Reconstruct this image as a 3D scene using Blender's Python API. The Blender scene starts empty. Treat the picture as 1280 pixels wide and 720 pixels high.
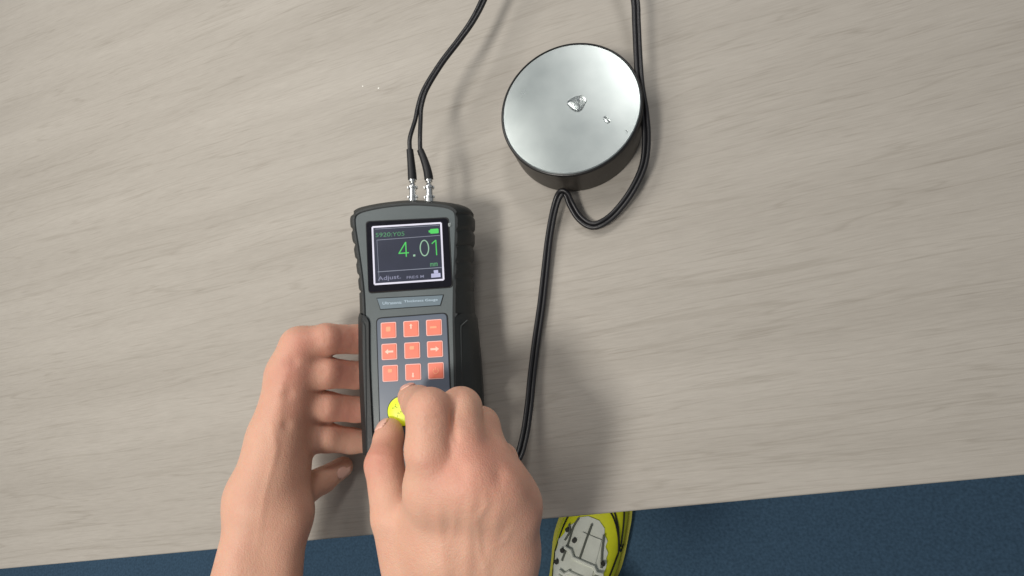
import bpy, bmesh, math, random
import numpy as np
from mathutils import Vector, Matrix
random.seed(7); np.random.seed(7)
R = math.radians
S = bpy.context.scene
COL = S.collection

# ------------------------------------------------------------------ camera
F = 613.0                       # focal length in photo pixels (1280 wide)
H = 0.375                       # camera height above the tabletop (m)
CX, CY = 640.0, 360.0
def ray(px, py): return Vector(((px-CX)/F, -(py-CY)/F, -1.0))
UPC = -ray(805, 460).normalized()                     # world up in camera axes
def _pl(px, py):
    d = ray(px, py); return d*(H/(-d.dot(UPC)))
XC = (_pl(842, 635)-_pl(438, 672)).normalized()
YC = UPC.cross(XC).normalized(); XC = YC.cross(UPC).normalized()
RW = Matrix((XC, YC, UPC))                            # camera axes -> world axes
CAM = Vector((0, 0, H))
def W(v): return RW @ Vector(v) + CAM                 # camera-space point -> world
def P(px, py, h=0.0):                                 # point on the ray at height h
    d = ray(px, py); return W(d*((H-h)/(-d.dot(UPC))))
def PD(px, py, dep): return W(ray(px, py)*dep)        # point on the ray at depth
cd = bpy.data.cameras.new('camera'); cam = bpy.data.objects.new('camera', cd); COL.objects.link(cam)
cam.matrix_world = Matrix.Translation(CAM) @ RW.to_4x4()
cd.sensor_width = 36; cd.lens = F/1280*36; cd.clip_start = 0.01; cd.clip_end = 60
S.camera = cam

# ------------------------------------------------------------------ world, lamps, exposure
w = bpy.data.worlds.new('World'); S.world = w; w.use_nodes = True
w.node_tree.nodes['Background'].inputs[0].default_value = (0.93, 0.96, 1.0, 1)
w.node_tree.nodes['Background'].inputs[1].default_value = 0.22
def area(name, loc, size, energy, color, target=(0, 0, 0), sy=None):
    l = bpy.data.lights.new(name, 'AREA'); l.shape = 'RECTANGLE'; l.size = size; l.size_y = sy or size
    l.energy = energy; l.color = color
    o = bpy.data.objects.new(name, l); COL.objects.link(o); o.location = loc
    o.rotation_euler = (Vector(target)-Vector(loc)).to_track_quat('-Z', 'Y').to_euler()
    return o
area('ceiling_and_fill_lamp', (-0.60, -0.32, 1.40), 0.32, 13.5, (1.0, 0.953, 0.885), (-0.1, 0.1, 0), 0.30)
area('ceiling_and_fill_lamp', (0.52, 1.50, 1.72), 0.45, 12.0, (1.0, 0.965, 0.93), (0, 0.1, 0), 0.4)
area('ceiling_and_fill_lamp', (-0.60, 0.66, 0.90), 0.5, 5.5, (1.0, 0.96, 0.90), (-0.25, 0.2, 0), 0.5)  # low unseen fill, added to brighten the upper left of the table
vs = S.view_settings; vs.view_transform = 'Standard'; vs.look = 'None'; vs.exposure = 0.0; vs.gamma = 1; vs.use_curve_mapping = False

# ------------------------------------------------------------------ helpers
def srgb(r, g, b):
    f = lambda c: (c/255/12.92) if c/255 <= 0.04045 else ((c/255+0.055)/1.055)**2.4
    return (f(r), f(g), f(b), 1)
def mat(name, col, rough=0.5, metal=0.0, var=0.08, nscale=400, bump=0.0, bscale=900, spec=0.5, coat=0, emit=None, es=0):
    m = bpy.data.materials.new(name); m.use_nodes = True
    nt = m.node_tree; b = nt.nodes['Principled BSDF']
    b.inputs['Roughness'].default_value = rough; b.inputs['Metallic'].default_value = metal
    b.inputs['Specular IOR Level'].default_value = spec; b.inputs['Coat Weight'].default_value = coat
    tc = nt.nodes.new('ShaderNodeTexCoord')
    n = nt.nodes.new('ShaderNodeTexNoise'); n.inputs['Scale'].default_value = nscale; n.inputs['Detail'].default_value = 5
    nt.links.new(tc.outputs['Object'], n.inputs['Vector'])
    mx = nt.nodes.new('ShaderNodeMix'); mx.data_type = 'RGBA'
    c = Vector(col[:3])
    mx.inputs[6].default_value = (*(c*(1-var)), 1); mx.inputs[7].default_value = (*(c*(1+var)), 1)
    nt.links.new(n.outputs['Fac'], mx.inputs[0]); nt.links.new(mx.outputs[2], b.inputs['Base Color'])
    rr = nt.nodes.new('ShaderNodeMapRange'); rr.inputs[3].default_value = max(0, rough-0.07); rr.inputs[4].default_value = min(1, rough+0.07)
    nt.links.new(n.outputs['Fac'], rr.inputs[0]); nt.links.new(rr.outputs[0], b.inputs['Roughness'])
    if bump:
        n2 = nt.nodes.new('ShaderNodeTexNoise'); n2.inputs['Scale'].default_value = bscale; n2.inputs['Detail'].default_value = 3
        nt.links.new(tc.outputs['Object'], n2.inputs['Vector'])
        bp = nt.nodes.new('ShaderNodeBump'); bp.inputs['Strength'].default_value = bump; bp.inputs['Distance'].default_value = 0.0003
        nt.links.new(n2.outputs['Fac'], bp.inputs['Height']); nt.links.new(bp.outputs[0], b.inputs['Normal'])
    if emit:
        b.inputs['Emission Color'].default_value = emit; b.inputs['Emission Strength'].default_value = es
    return m
def link(name, me, m=None, parent=None, smooth=40):
    if m and not me.materials: me.materials.append(m)
    if smooth is not None:
        for p in me.polygons: p.use_smooth = True
        me.set_sharp_from_angle(angle=R(smooth))
    o = bpy.data.objects.new(name, me); COL.objects.link(o)
    if parent: o.parent = parent
    return o
def mesh(verts, faces, name='m'):
    me = bpy.data.meshes.new(name); me.from_pydata([tuple(v) for v in verts], [], [tuple(f) for f in faces]); me.update()
    bm = bmesh.new(); bm.from_mesh(me); bmesh.ops.recalc_face_normals(bm, faces=bm.faces); bm.to_mesh(me); bm.free()
    return me
def tag(o, label, cat, group=None):
    o['label'] = label; o['category'] = cat
    if group: o['group'] = group
    return o
def empty(name, mtx, label, cat, group=None):
    o = bpy.data.objects.new(name, None); COL.objects.link(o); o.matrix_world = mtx; o.empty_display_size = 0.02
    return tag(o, label, cat, group)
def loft(rings, cap0=True, cap1=True, closed=True):
    n = len(rings[0]); v = [p for r in rings for p in r]; f = []
    for k in range(len(rings)-1):
        for i in range(n if closed else n-1):
            j = (i+1) % n
            f.append((k*n+i, k*n+j, (k+1)*n+j, (k+1)*n+i))
    if cap0: f.append(tuple(range(n))[::-1])
    if cap1: f.append(tuple((len(rings)-1)*n+i for i in range(n)))
    return mesh(v, f)
def catmull(pts, sub=8, closed=False):
    pts = [np.array(p, float) for p in pts]; n = len(pts); out = []
    rng = range(n) if closed else range(n-1)
    for i in rng:
        if closed: a, b, c, d = pts[i-1], pts[i], pts[(i+1) % n], pts[(i+2) % n]
        else: a, b, c, d = pts[max(i-1, 0)], pts[i], pts[i+1], pts[min(i+2, n-1)]
        for k in range(sub):
            t = k/sub
            out.append(0.5*((2*b)+(-a+c)*t+(2*a-5*b+4*c-d)*t*t+(-a+3*b-3*c+d)*t**3))
    if not closed: out.append(pts[-1])
    return out
def tube(path, rad, seg=14, caps=True):
    path = [Vector(p) for p in path]; rings = []
    up = Vector((0, 0, 1)); t0 = (path[1]-path[0]).normalized()
    nrm = t0.cross(up); nrm = nrm.normalized() if nrm.length > 1e-4 else Vector((1, 0, 0))
    for i, p in enumerate(path):
        t = (path[min(i+1, len(path)-1)]-path[max(i-1, 0)]).normalized()
        nrm = (nrm-t*nrm.dot(t)).normalized(); bi = t.cross(nrm)
        r = rad[i] if hasattr(rad, '__len__') else rad
        rings.append([p+(nrm*math.cos(a)+bi*math.sin(a))*r for a in [2*math.pi*k/seg for k in range(seg)]])
    return loft(rings, caps, caps)
def lathe(prof, seg=64, cap0=True, cap1=True):       # prof: (radius, z)
    return loft([[Vector((r*math.cos(a), r*math.sin(a), z)) for a in [2*math.pi*k/seg for k in range(seg)]] for r, z in prof], cap0, cap1)
def rrect(cx, cy, hw, hh, r, n=5):
    out = []
    for sx, sy, a0 in ((1, 1, 0), (-1, 1, 90), (-1, -1, 180), (1, -1, 270)):
        for k in range(n+1):
            a = R(a0+90*k/n); out.append((cx+sx*(hw-r)+r*math.cos(a), cy+sy*(hh-r)+r*math.sin(a)))
    return out
def inset(poly, d):                                    # poly: list of (x,y) CCW
    p = np.array(poly); t = np.roll(p, -1, 0)-np.roll(p, 1, 0)
    t /= np.linalg.norm(t, axis=1)[:, None]+1e-12
    n = np.stack([-t[:, 1], t[:, 0]], 1)
    return [tuple(x) for x in p+n*d]
def slab(poly, z0, z1, bev=0.0):                       # prism from z0 up to z1 with bevelled top
    rings = [[(x, y, z0) for x, y in poly]]
    if bev:
        rings.append([(x, y, z1-bev) for x, y in poly])
        rings.append([(x, y, z1) for x, y in inset(poly, bev)])
    else: rings.append([(x, y, z1) for x, y in poly])
    return loft(rings)
def join(meshes):
    bm = bmesh.new()
    for m in meshes: bm.from_mesh(m)
    me = bpy.data.meshes.new('j'); bm.to_mesh(me); bm.free(); return me

# ------------------------------------------------------------------ materials
def wood():
    m = bpy.data.materials.new('greige_wood_laminate'); m.use_nodes = True; nt = m.node_tree; N = nt.nodes.new; L = nt.links.new
    b = nt.nodes['Principled BSDF']; tc = N('ShaderNodeTexCoord')
    def stretched(sx, sy, detail, dist=0.0, rough=0.6):
        mp = N('ShaderNodeMapping'); mp.inputs['Scale'].default_value = (sx, sy, 20)
        n = N('ShaderNodeTexNoise'); n.inputs['Scale'].default_value = 1; n.inputs['Detail'].default_value = detail
        n.inputs['Distortion'].default_value = dist; n.inputs['Roughness'].default_value = rough
        L(wv.outputs[0], mp.inputs[0]); L(mp.outputs[0], n.inputs[0]); return n
    # gentle waviness of the grain
    wn = N('ShaderNodeTexNoise'); wn.inputs['Scale'].default_value = 9; wn.inputs['Detail'].default_value = 1
    L(tc.outputs['Object'], wn.inputs[0])
    sb = N('ShaderNodeVectorMath'); sb.operation = 'SUBTRACT'; sb.inputs[1].default_value = (0.5, 0.5, 0.5); L(wn.outputs['Color'], sb.inputs[0])
    sc = N('ShaderNodeVectorMath'); sc.operation = 'MULTIPLY'; sc.inputs[1].default_value = (0, 0.0045, 0); L(sb.outputs[0], sc.inputs[0])
    wv = N('ShaderNodeVectorMath'); L(tc.outputs['Object'], wv.inputs[0]); L(sc.outputs[0], wv.inputs[1])
    big = stretched(2.2, 22, 3); fine = stretched(60, 700, 4); streak = stretched(20, 600, 6, 0.15, 0.6)
    cr = N('ShaderNodeValToRGB'); e = cr.color_ramp.elements
    e[0].position = 0.32; e[0].color = (0.370, 0.343, 0.303, 1); e[1].position = 0.68; e[1].color = (0.425, 0.397, 0.354, 1)
    L(big.outputs['Fac'], cr.inputs[0])
    c2 = N('ShaderNodeValToRGB'); e = c2.color_ramp.elements
    e[0].position = 0.25; e[0].color = (0.91, 0.905, 0.90, 1); e[1].position = 0.75; e[1].color = (1.05, 1.05, 1.05, 1)
    L(fine.outputs['Fac'], c2.inputs[0])
    c3 = N('ShaderNodeValToRGB'); e = c3.color_ramp.elements
    e[0].position = 0.30; e[0].color = (0.84, 0.825, 0.81, 1); e[1].position = 0.45; e[1].color = (1, 1, 1, 1)
    L(streak.outputs['Fac'], c3.inputs[0])
    m1 = N('ShaderNodeMix'); m1.data_type = 'RGBA'; m1.blend_type = 'MULTIPLY'; m1.inputs[0].default_value = 1
    L(cr.outputs[0], m1.inputs[6]); L(c2.outputs[0], m1.inputs[7])
    m2 = N('ShaderNodeMix'); m2.data_type = 'RGBA'; m2.blend_type = 'MULTIPLY'; m2.inputs[0].default_value = 0.85
    L(m1.outputs[2], m2.inputs[6]); L(c3.outputs[0], m2.inputs[7])
    # sparse long dark figure lines, slightly wavy
    fig = stretched(2.6, 60, 3, 0.5, 0.5)
    c4 = N('ShaderNodeValToRGB'); e = c4.color_ramp.elements
    e[0].position = 0.485; e[0].color = (1, 1, 1, 1); e[1].position = 0.515; e[1].color = (1, 1, 1, 1)
    x = e.new(0.5); x.color = (0.86, 0.85, 0.835, 1)
    L(fig.outputs['Fac'], c4.inputs[0])
    m3 = N('ShaderNodeMix'); m3.data_type = 'RGBA'; m3.blend_type = 'MULTIPLY'; m3.inputs[0].default_value = 0.8
    L(m2.outputs[2], m3.inputs[6]); L(c4.outputs[0], m3.inputs[7]); L(m3.outputs[2], b.inputs['Base Color'])
    bp = N('ShaderNodeBump'); bp.inputs['Strength'].default_value = 0.5; bp.inputs['Distance'].default_value = 0.0003
    L(streak.outputs['Fac'], bp.inputs['Height']); L(bp.outputs[0], b.inputs['Normal'])
    b.inputs['Roughness'].default_value = 0.55; b.inputs['Specular IOR Level'].default_value = 0.35
    return m
M_wood = wood()
M_edge = mat('table_edge_band', srgb(120, 112, 100), 0.6, nscale=200)
def carpet():
    m = mat('blue_carpet', srgb(70, 95, 117), 0.95, var=0.5, nscale=260, bump=1.0, bscale=420, spec=0.1)
    return m
M_carpet = carpet()
M_boot = mat('black_rubber', srgb(30, 35, 36), 0.5, var=0.15, nscale=500, bump=0.35, bscale=2500)
M_face = mat('dark_grey_green_plastic', srgb(82, 91, 93), 0.42, var=0.12, nscale=45, bump=0.25, bscale=3000)
M_bezel = mat('glossy_black_window', srgb(16, 15, 24), 0.12, var=0.1, spec=0.5)
M_groove = mat('dark_seam', srgb(14, 17, 19), 0.7)
M_panel = mat('slate_keypad_film', srgb(88, 98, 113), 0.38, var=0.10, nscale=50)
M_key = mat('coral_key', srgb(236, 126, 103), 0.42, var=0.07, nscale=120)
M_keyline = mat('pale_pink_key_outline', srgb(246, 190, 180), 0.5, var=0.03)
M_icon = mat('pale_icon_print', srgb(252, 205, 185), 0.5, var=0.02)
M_iconf = mat('faint_icon_print', srgb(250, 168, 128), 0.5, var=0.02)
M_plate = mat('grey_blue_nameplate', srgb(102, 118, 128), 0.4, var=0.05, nscale=80)
M_print = mat('pale_blue_print', srgb(176, 196, 210), 0.5, var=0.03)
def emis(name, col, s):
    m = bpy.data.materials.new(name); m.use_nodes = True; b = m.node_tree.nodes['Principled BSDF']
    nt = m.node_tree; n = nt.nodes.new('ShaderNodeTexNoise'); n.inputs['Scale'].default_value = 60
    mr = nt.nodes.new('ShaderNodeMapRange'); mr.inputs[3].default_value = s*0.75; mr.inputs[4].default_value = s*1.25
    tc = nt.nodes.new('ShaderNodeTexCoord'); nt.links.new(tc.outputs['Object'], n.inputs[0])
    nt.links.new(n.outputs['Fac'], mr.inputs[0]); nt.links.new(mr.outputs[0], b.inputs['Emission Strength'])
    b.inputs['Base Color'].default_value = (0.01, 0.01, 0.012, 1); b.inputs['Emission Color'].default_value = col; b.inputs['Roughness'].default_value = 0.22
    return m
E_bg = emis('lcd_dark_field', srgb(52, 56, 72), 0.85)
E_white = emis('lcd_white', srgb(240, 236, 250), 0.95)
E_thin = emis('lcd_thin_line', srgb(150, 155, 170), 0.8)
E_green = emis('lcd_green', srgb(86, 214, 100), 0.95)
E_green2 = emis('lcd_dim_green', srgb(92, 160, 112), 0.8)
E_pale = emis('lcd_pale_green', srgb(160, 200, 170), 0.9)
E_txt = emis('lcd_grey_text', srgb(150, 152, 176), 0.8)
E_icon = emis('lcd_lilac_icon', srgb(200, 200, 232), 0.9)
M_chrome = mat('nickel_plated_metal', (0.80, 0.82, 0.82, 1), 0.22, 1.0, var=0.05)
M_cable = mat('black_cable_sheath', srgb(26, 26, 29), 0.38, var=0.15, nscale=300, bump=0.15, bscale=1500)
M_relief = mat('black_strain_relief', srgb(20, 20, 23), 0.5, var=0.1)
M_block = mat('black_coated_steel', srgb(58, 54, 49), 0.42, var=0.12, nscale=90, bump=0.2, bscale=1500)
M_rim = mat('black_block_rim', srgb(18, 18, 19), 0.35, var=0.1)
M_yellow = mat('yellow_probe_cap', srgb(222, 240, 40), 0.4, var=0.05, nscale=200)
M_ink = mat('black_ink', srgb(70, 78, 20), 0.6)
def steel():
    m = bpy.data.materials.new('satin_ground_steel'); m.use_nodes = True; nt = m.node_tree; N = nt.nodes.new; L = nt.links.new
    b = nt.nodes['Principled BSDF']; tc = N('ShaderNodeTexCoord')
    b.inputs['Metallic'].default_value = 1; 
    n = N('ShaderNodeTexNoise'); n.inputs['Scale'].default_value = 26; n.inputs['Detail'].default_value = 7; n.inputs['Roughness'].default_value = 0.55
    L(tc.outputs['Object'], n.inputs[0])
    cr = N('ShaderNodeValToRGB'); e = cr.color_ramp.elements
    e[0].position = 0.3; e[0].color = (0.51, 0.565, 0.56, 1); e[1].position = 0.7; e[1].color = (0.60, 0.655, 0.645, 1)
    L(n.outputs['Fac'], cr.inputs[0]); L(cr.outputs[0], b.inputs['Base Color'])
    mr = N('ShaderNodeMapRange'); mr.inputs[3].default_value = 0.25; mr.inputs[4].default_value = 0.33
    L(n.outputs['Fac'], mr.inputs[0]); L(mr.outputs[0], b.inputs['Roughness'])
    mp = N('ShaderNodeMapping'); mp.inputs['Scale'].default_value = (60, 2600, 60); mp.inputs['Rotation'].default_value = (0, 0, R(24))
    n2 = N('ShaderNodeTexNoise'); n2.inputs['Scale'].default_value = 1; L(tc.outputs['Object'], mp.inputs[0]); L(mp.outputs[0], n2.inputs[0])
    bp = N('ShaderNodeBump'); bp.inputs['Strength'].default_value = 0.06; bp.inputs['Distance'].default_value = 0.0002
    L(n2.outputs['Fac'], bp.inputs['Height']); L(bp.outputs[0], b.inputs['Normal'])
    return m
M_steel = steel()
def water():
    m = bpy.data.materials.new('clear_water'); m.use_nodes = True; b = m.node_tree.nodes['Principled BSDF']
    b.inputs['Transmission Weight'].default_value = 1; b.inputs['Roughness'].default_value = 0.0; b.inputs['IOR'].default_value = 1.33
    b.inputs['Base Color'].default_value = (1, 1, 1, 1); return m
M_water = water()
def skin(name, base, red):
    m = bpy.data.materials.new(name); m.use_nodes = True; nt = m.node_tree; N = nt.nodes.new; L = nt.links.new
    b = nt.nodes['Principled BSDF']; tc = N('ShaderNodeTexCoord')
    at = N('ShaderNodeAttribute'); at.attribute_name = 'flush'
    n = N('ShaderNodeTexNoise'); n.inputs['Scale'].default_value = 48; n.inputs['Detail'].default_value = 8; n.inputs['Roughness'].default_value = 0.68; L(tc.outputs['Object'], n.inputs[0])
    ad = N('ShaderNodeMath'); ad.operation = 'MULTIPLY_ADD'; ad.inputs[1].default_value = 0.75; L(n.outputs['Fac'], ad.inputs[0]); L(at.outputs['Fac'], ad.inputs[2])
    mx = N('ShaderNodeMix'); mx.data_type = 'RGBA'; mx.inputs[6].default_value = base; mx.inputs[7].default_value = red
    L(ad.outputs[0], mx.inputs[0]); L(mx.outputs[2], b.inputs['Base Color'])
    b.inputs['Roughness'].default_value = 0.52; b.inputs['Specular IOR Level'].default_value = 0.4
    b.inputs['Subsurface Weight'].default_value = 0.35; b.inputs['Subsurface Radius'].default_value = (1.0, 0.35, 0.2); b.inputs['Subsurface Scale'].default_value = 0.0045
    v = N('ShaderNodeTexVoronoi'); v.inputs['Scale'].default_value = 1100; L(tc.outputs['Object'], v.inputs['Vector'])
    n3 = N('ShaderNodeTexNoise'); n3.inputs['Scale'].default_value = 260; n3.inputs['Detail'].default_value = 4; L(tc.outputs['Object'], n3.inputs[0])
    a2 = N('ShaderNodeMath'); a2.operation = 'MULTIPLY_ADD'; a2.inputs[1].default_value = 1.4; L(n3.outputs['Fac'], a2.inputs[0]); L(v.outputs['Distance'], a2.inputs[2])
    bp = N('ShaderNodeBump'); bp.inputs['Strength'].default_value = 0.35; bp.inputs['Distance'].default_value = 0.0004
    L(a2.outputs[0], bp.inputs['Height']); L(bp.outputs[0], b.inputs['Normal'])
    return m
M_skin = skin('skin', srgb(216, 172, 147), srgb(198, 128, 112))
M_nail = mat('fingernail', srgb(232, 186, 168), 0.3, var=0.04, coat=0.3)

# ------------------------------------------------------------------ tabletop and floor
EY = P(640, 653).y
def boxm(x0, x1, y0, y1, z0, z1, bev=0.0015):
    bm = bmesh.new(); bmesh.ops.create_cube(bm, size=1)
    bmesh.ops.scale(bm, vec=(x1-x0, y1-y0, z1-z0), verts=bm.verts)
    bmesh.ops.translate(bm, vec=((x0+x1)/2, (y0+y1)/2, (z0+z1)/2), verts=bm.verts)
    if bev: bmesh.ops.bevel(bm, geom=bm.edges, offset=bev, segments=3, affect='EDGES', profile=0.5)
    me = bpy.data.meshes.new('b'); bm.to_mesh(me); bm.free(); return me
o = link('tabletop', boxm(-0.75, 0.85, EY, EY+0.75, -0.025, 0), M_wood, smooth=30); o['kind'] = 'structure'
o = link('floor', mesh([(-3, -3, -0.47), (3, -3, -0.47), (3, 3, -0.47), (-3, 3, -0.47)], [(0, 1, 2, 3)]), M_carpet, smooth=None); o['kind'] = 'structure'
# glints on the wood, modelled as tiny white beads
M_glint = mat('white_glint', srgb(240, 238, 230), 0.4)
for i, (px, py, r, lab) in enumerate(((453.7, 108, 0.0008, ''), (473.5, 110.5, 0.0009, ''))):
    p = P(px, py)
    me = lathe([(r, 0), (r*0.95, r*0.4), (r*0.5, r*0.7), (r*0.05, r*0.75)], 12)
    o = link('glint', me, M_glint); o.location = p
    tag(o, ('tiny white fleck on the bare wood, leftmost of the two modelled glints', 'tiny white fleck on the bare wood, the one nearer the curving black lead')[i], 'glint', 'glints modelled on the tabletop')

# ------------------------------------------------------------------ gauge
GD = 0.352
gc = ray(516, 355)*GD
tl, tu = R(6), R(8)
gw = Vector((-math.sin(tl), math.sin(tu), math.cos(tl))).normalized()
gu = Vector((math.cos(R(3.2)), math.sin(R(3.2)), 0)); gu = (gu-gw*gu.dot(gw)).normalized(); gv = gw.cross(gu)
GMC = Matrix((gu, gv, gw)).transposed()               # gauge axes -> camera axes
def G(px, py, wz=0.0):                                # pixel -> gauge local (u,v) at level wz
    d = ray(px, py); o0 = gc+gw*wz
    t = o0.dot(gw)/d.dot(gw); q = d*t-gc
    return (q.dot(gu), q.dot(gv))
def GW(u, v, wz): return W(gc+gu*u+gv*v+gw*wz)
GM = Matrix.Translation(W(gc)) @ (RW @ GMC).to_4x4()
gauge = empty('thickness_gauge', GM, 'black rubber-cased handheld gauge with lit screen and nine coral keys, held above the wood', 'gauge')
# outline control points, counter-clockwise seen from the front: front edge (A) and widest outline (B) in photo pixels
ctl = [  # (A) , (B)
 ((576, 575), (603, 572)), ((574.5, 530), (602, 530)), ((573, 490), (601, 490)), ((572, 447), (598, 447)), ((571, 405), (594, 405)),
 ((571, 382), (591.5, 382)), ((571.5, 350), (591, 350)), ((572.5, 320), (591, 320)), ((573.5, 290), (592, 290)), ((573.5, 272), (592, 272)),
 ((571, 262.5), (588, 262)), ((562, 256.5), (577, 257)), ((545, 253.5), (552, 253.3)), ((516, 252), (516, 251.5)), ((485, 254.5), (485, 254)), ((460, 259), (460, 258.3)),
 ((447, 263.5), (446.5, 262.8)), ((440.5, 271), (440, 271)), ((440.5, 285), (440, 286)), ((444.5, 312), (444, 312)), ((449, 345), (448.5, 345)), ((451.5, 372), (451, 372)),
 ((452.5, 400), (451.5, 400)), ((453, 450), (452, 450)), ((455, 500), (453.5, 500)), ((457, 540), (456, 540)), ((459, 570), (458, 572)),
 ((466, 584), (465, 588)), ((490, 590), (490, 595)), ((530, 592), (535, 597)), ((562, 588), (580, 594))]
SUB = 12
Apx = catmull([c[0] for c in ctl], SUB, True); Bpx = catmull([c[1] for c in ctl], SUB, True)
A = [G(*p) for p in Apx]; B = [G(*p, -0.016) for p in Bpx]
def groove(py): return py < 362 and py > 266
NRM = inset(A, 1.0); 
def mod(poly, amt):                                   # finger ribs along the upper sides
    ins = inset(poly, 0.001); out = []
    for k, (x, y) in enumerate(poly):
        py = Apx[k][1]; px = Apx[k][0]; d = 0
        if 266 < py < 366 and (px > 568 or px < 453):
            ph = ((py-268) % 19.6)/19.6
            d = amt*math.exp(-((ph-0.0)/0.13)**2)+amt*math.exp(-((ph-1.0)/0.13)**2)
        out.append((x+(ins[k][0]-x)*d, y+(ins[k][1]-y)*d))
    return out
def ring(poly, z): return [(x, y, z) for x, y in poly]
def lerp2(a, b, t): return [(p[0]*(1-t)+q[0]*t, p[1]*(1-t)+q[1]*t) for p, q in zip(a, b)]
Ai = mod(A, 1.0); Bi = mod(B, 1.7)
rings = [ring(inset(A, 0.0034), -0.003), ring(inset(A, 0.0030), 0.0003), ring(inset(A, 0.0022), 0.0008), ring(inset(Ai, 0.0008), 0.0006), ring(Ai, -0.0008),
         ring(lerp2(Ai, Bi, 0.42), -0.0045), ring(lerp2(Ai, Bi, 0.85), -0.011), ring(Bi, -0.016), ring(Bi, -0.022), ring(inset(Bi, 0.0012), -0.028), ring(inset(B, 0.005), -0.032)]
boot = link('rubber_boot', loft(rings, True, True), M_boot, gauge, smooth=35)
plate = link('face_plate', slab(inset(A, 0.0029), -0.004, 0.0001), M_face, gauge, smooth=30)
# side grips: raised rubber wings on the lower sides
def grip(side):
    rr = []
    ys = np.linspace(392, 568, 34)
    arrA = np.array(Apx); arrB = np.array(Bpx)
    for y in ys:
        m = (arrA[:, 0] > 520) if side > 0 else (arrA[:, 0] < 520)
        m &= (arrA[:, 1] > 300) & (arrA[:, 1] < 585)
        def at(arr):
            s = arr[m]; o = np.argsort(s[:, 1]); return float(np.interp(y, s[o, 1], s[o, 0]))
        xa, xb = at(arrA), at(arrB)
        k = min(1.0, (y-392)/13.0); k = math.sqrt(max(0, 1-(1-k)**2))
        inner = (xa+(571-566.5)*(-1)*k + 1.0) if side > 0 else (xa+11*k-1.0)
        e = min(1.0, (y-392)/5.0)*0.001
        a = G(inner, y); b1 = G(xa-side*2, y); c = G(xa, y); d = G(xb, y, -0.016)
        s = side
        pts = [(a[0], a[1], -0.001), (a[0], a[1], 0.0006+e*0.8), (a[0]+s*0.0004, a[1], 0.0009+e*0.9), (b1[0], b1[1], 0.0010+e), (c[0]+s*e*0.6, c[1], -0.0002+e*0.5),
               (c[0]*.5+d[0]*.5+s*(e+0.0004), c[1]*.5+d[1]*.5, -0.0052), (d[0]+s*e, d[1], -0.015), (d[0]+s*e, d[1], -0.023), (d[0]-s*0.001, d[1], -0.0285), (d[0]-s*0.006, d[1], -0.015)]
        rr.append(pts)
    return loft(rr, True, True)
for s in (1, -1):
    g = link('side_grip', grip(s), M_boot, gauge, smooth=35)
    pth = []
    for y in np.linspace(400, 565, 24):
        k = min(1.0, (y-400)/10.0); k = math.sqrt(max(0, 1-(1-k)**2))
        if s > 0: px = 584-8.5*k+(y-400)*0.02
        else: px = 453.5+4.5*k+(y-400)*0.012
        u, v = G(px, y, 0.0); z = 0.0016 if s < 0 else -0.0016
        pth.append((u, v, z))
    link('grip_ridge', tube(pth, 0.0006, 8), M_boot, g)
# screen window
def gpoly(pts, z=0.0): return [G(px, py, z) for px, py in pts]
def rpoly(corners, r=3.0, n=5):                       # rounded quad in pixels, CCW in gauge axes
    out = []; m = len(corners)
    for i in range(m):
        p, c, q = (np.array(corners[i-1], float), np.array(corners[i], float), np.array(corners[(i+1) % m], float))
        a = c+(p-c)/np.linalg.norm(p-c)*r; b = c+(q-c)/np.linalg.norm(q-c)*r
        for k in range(n+1):
            t = k/n; out.append(tuple((1-t)**2*a+2*t*(1-t)*c+t*t*b))
    return out
bez = [(461.2, 366), (565, 358.5), (559.8, 272.8), (458.3, 277.8)]
ringp = gpoly(rpoly([(460.6, 367.2), (566.5, 359.6), (561.2, 271.4), (457, 276.5)], 5))
link('window_seam', slab(ringp, -0.001, 0.0004, 0.0002), M_groove, gauge, smooth=30)
link('screen_window', slab(gpoly(rpoly(bez, 5)), 0.0, 0.0009, 0.0003), M_bezel, gauge, smooth=30)
def spx(x, y): return (455+x/7.583, 270+y/7.583)
disp = link('display', slab(gpoly([spx(103, 655), spx(763, 610), spx(738, 65), spx(80, 105)]), 0.0004, 0.00105), E_bg, gauge, smooth=None)
ZT = 0.00118
def quad(pts, z=ZT): 
    g = gpoly(pts); n = len(g)
    return slab(g if sum((g[i][0]*g[(i+1) % n][1]-g[(i+1) % n][0]*g[i][1]) for i in range(n)) > 0 else g[::-1], ZT-0.0001, z)
def bar(a, b, wd, z=ZT):
    a = np.array(G(*a)); b = np.array(G(*b)); t = (b-a)/np.linalg.norm(b-a); n = np.array((-t[1], t[0]))*wd*0.5
    return slab([tuple(a-n), tuple(b-n), tuple(b+n), tuple(a+n)], z-0.0001, z)
cs = [spx(106, 650), spx(758, 605), spx(733, 70), spx(85, 109)]
px_m = 0.338/613
link('screen_border', join([bar(cs[i], cs[(i+1) % 4], 2.3*px_m, ZT+i*0.000012) for i in range(4)]), E_white, disp, smooth=None)
link('rule_line', join([bar(spx(125, 232), spx(722, 187), 0.7*px_m), bar(spx(135, 532), spx(742, 490), 0.9*px_m),
     bar(spx(112, 128), spx(718, 92), 0.6*px_m), bar(spx(128, 232), spx(150, 622), 0.5*px_m, ZT+0.00002)]), E_thin, disp, smooth=None)
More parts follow.
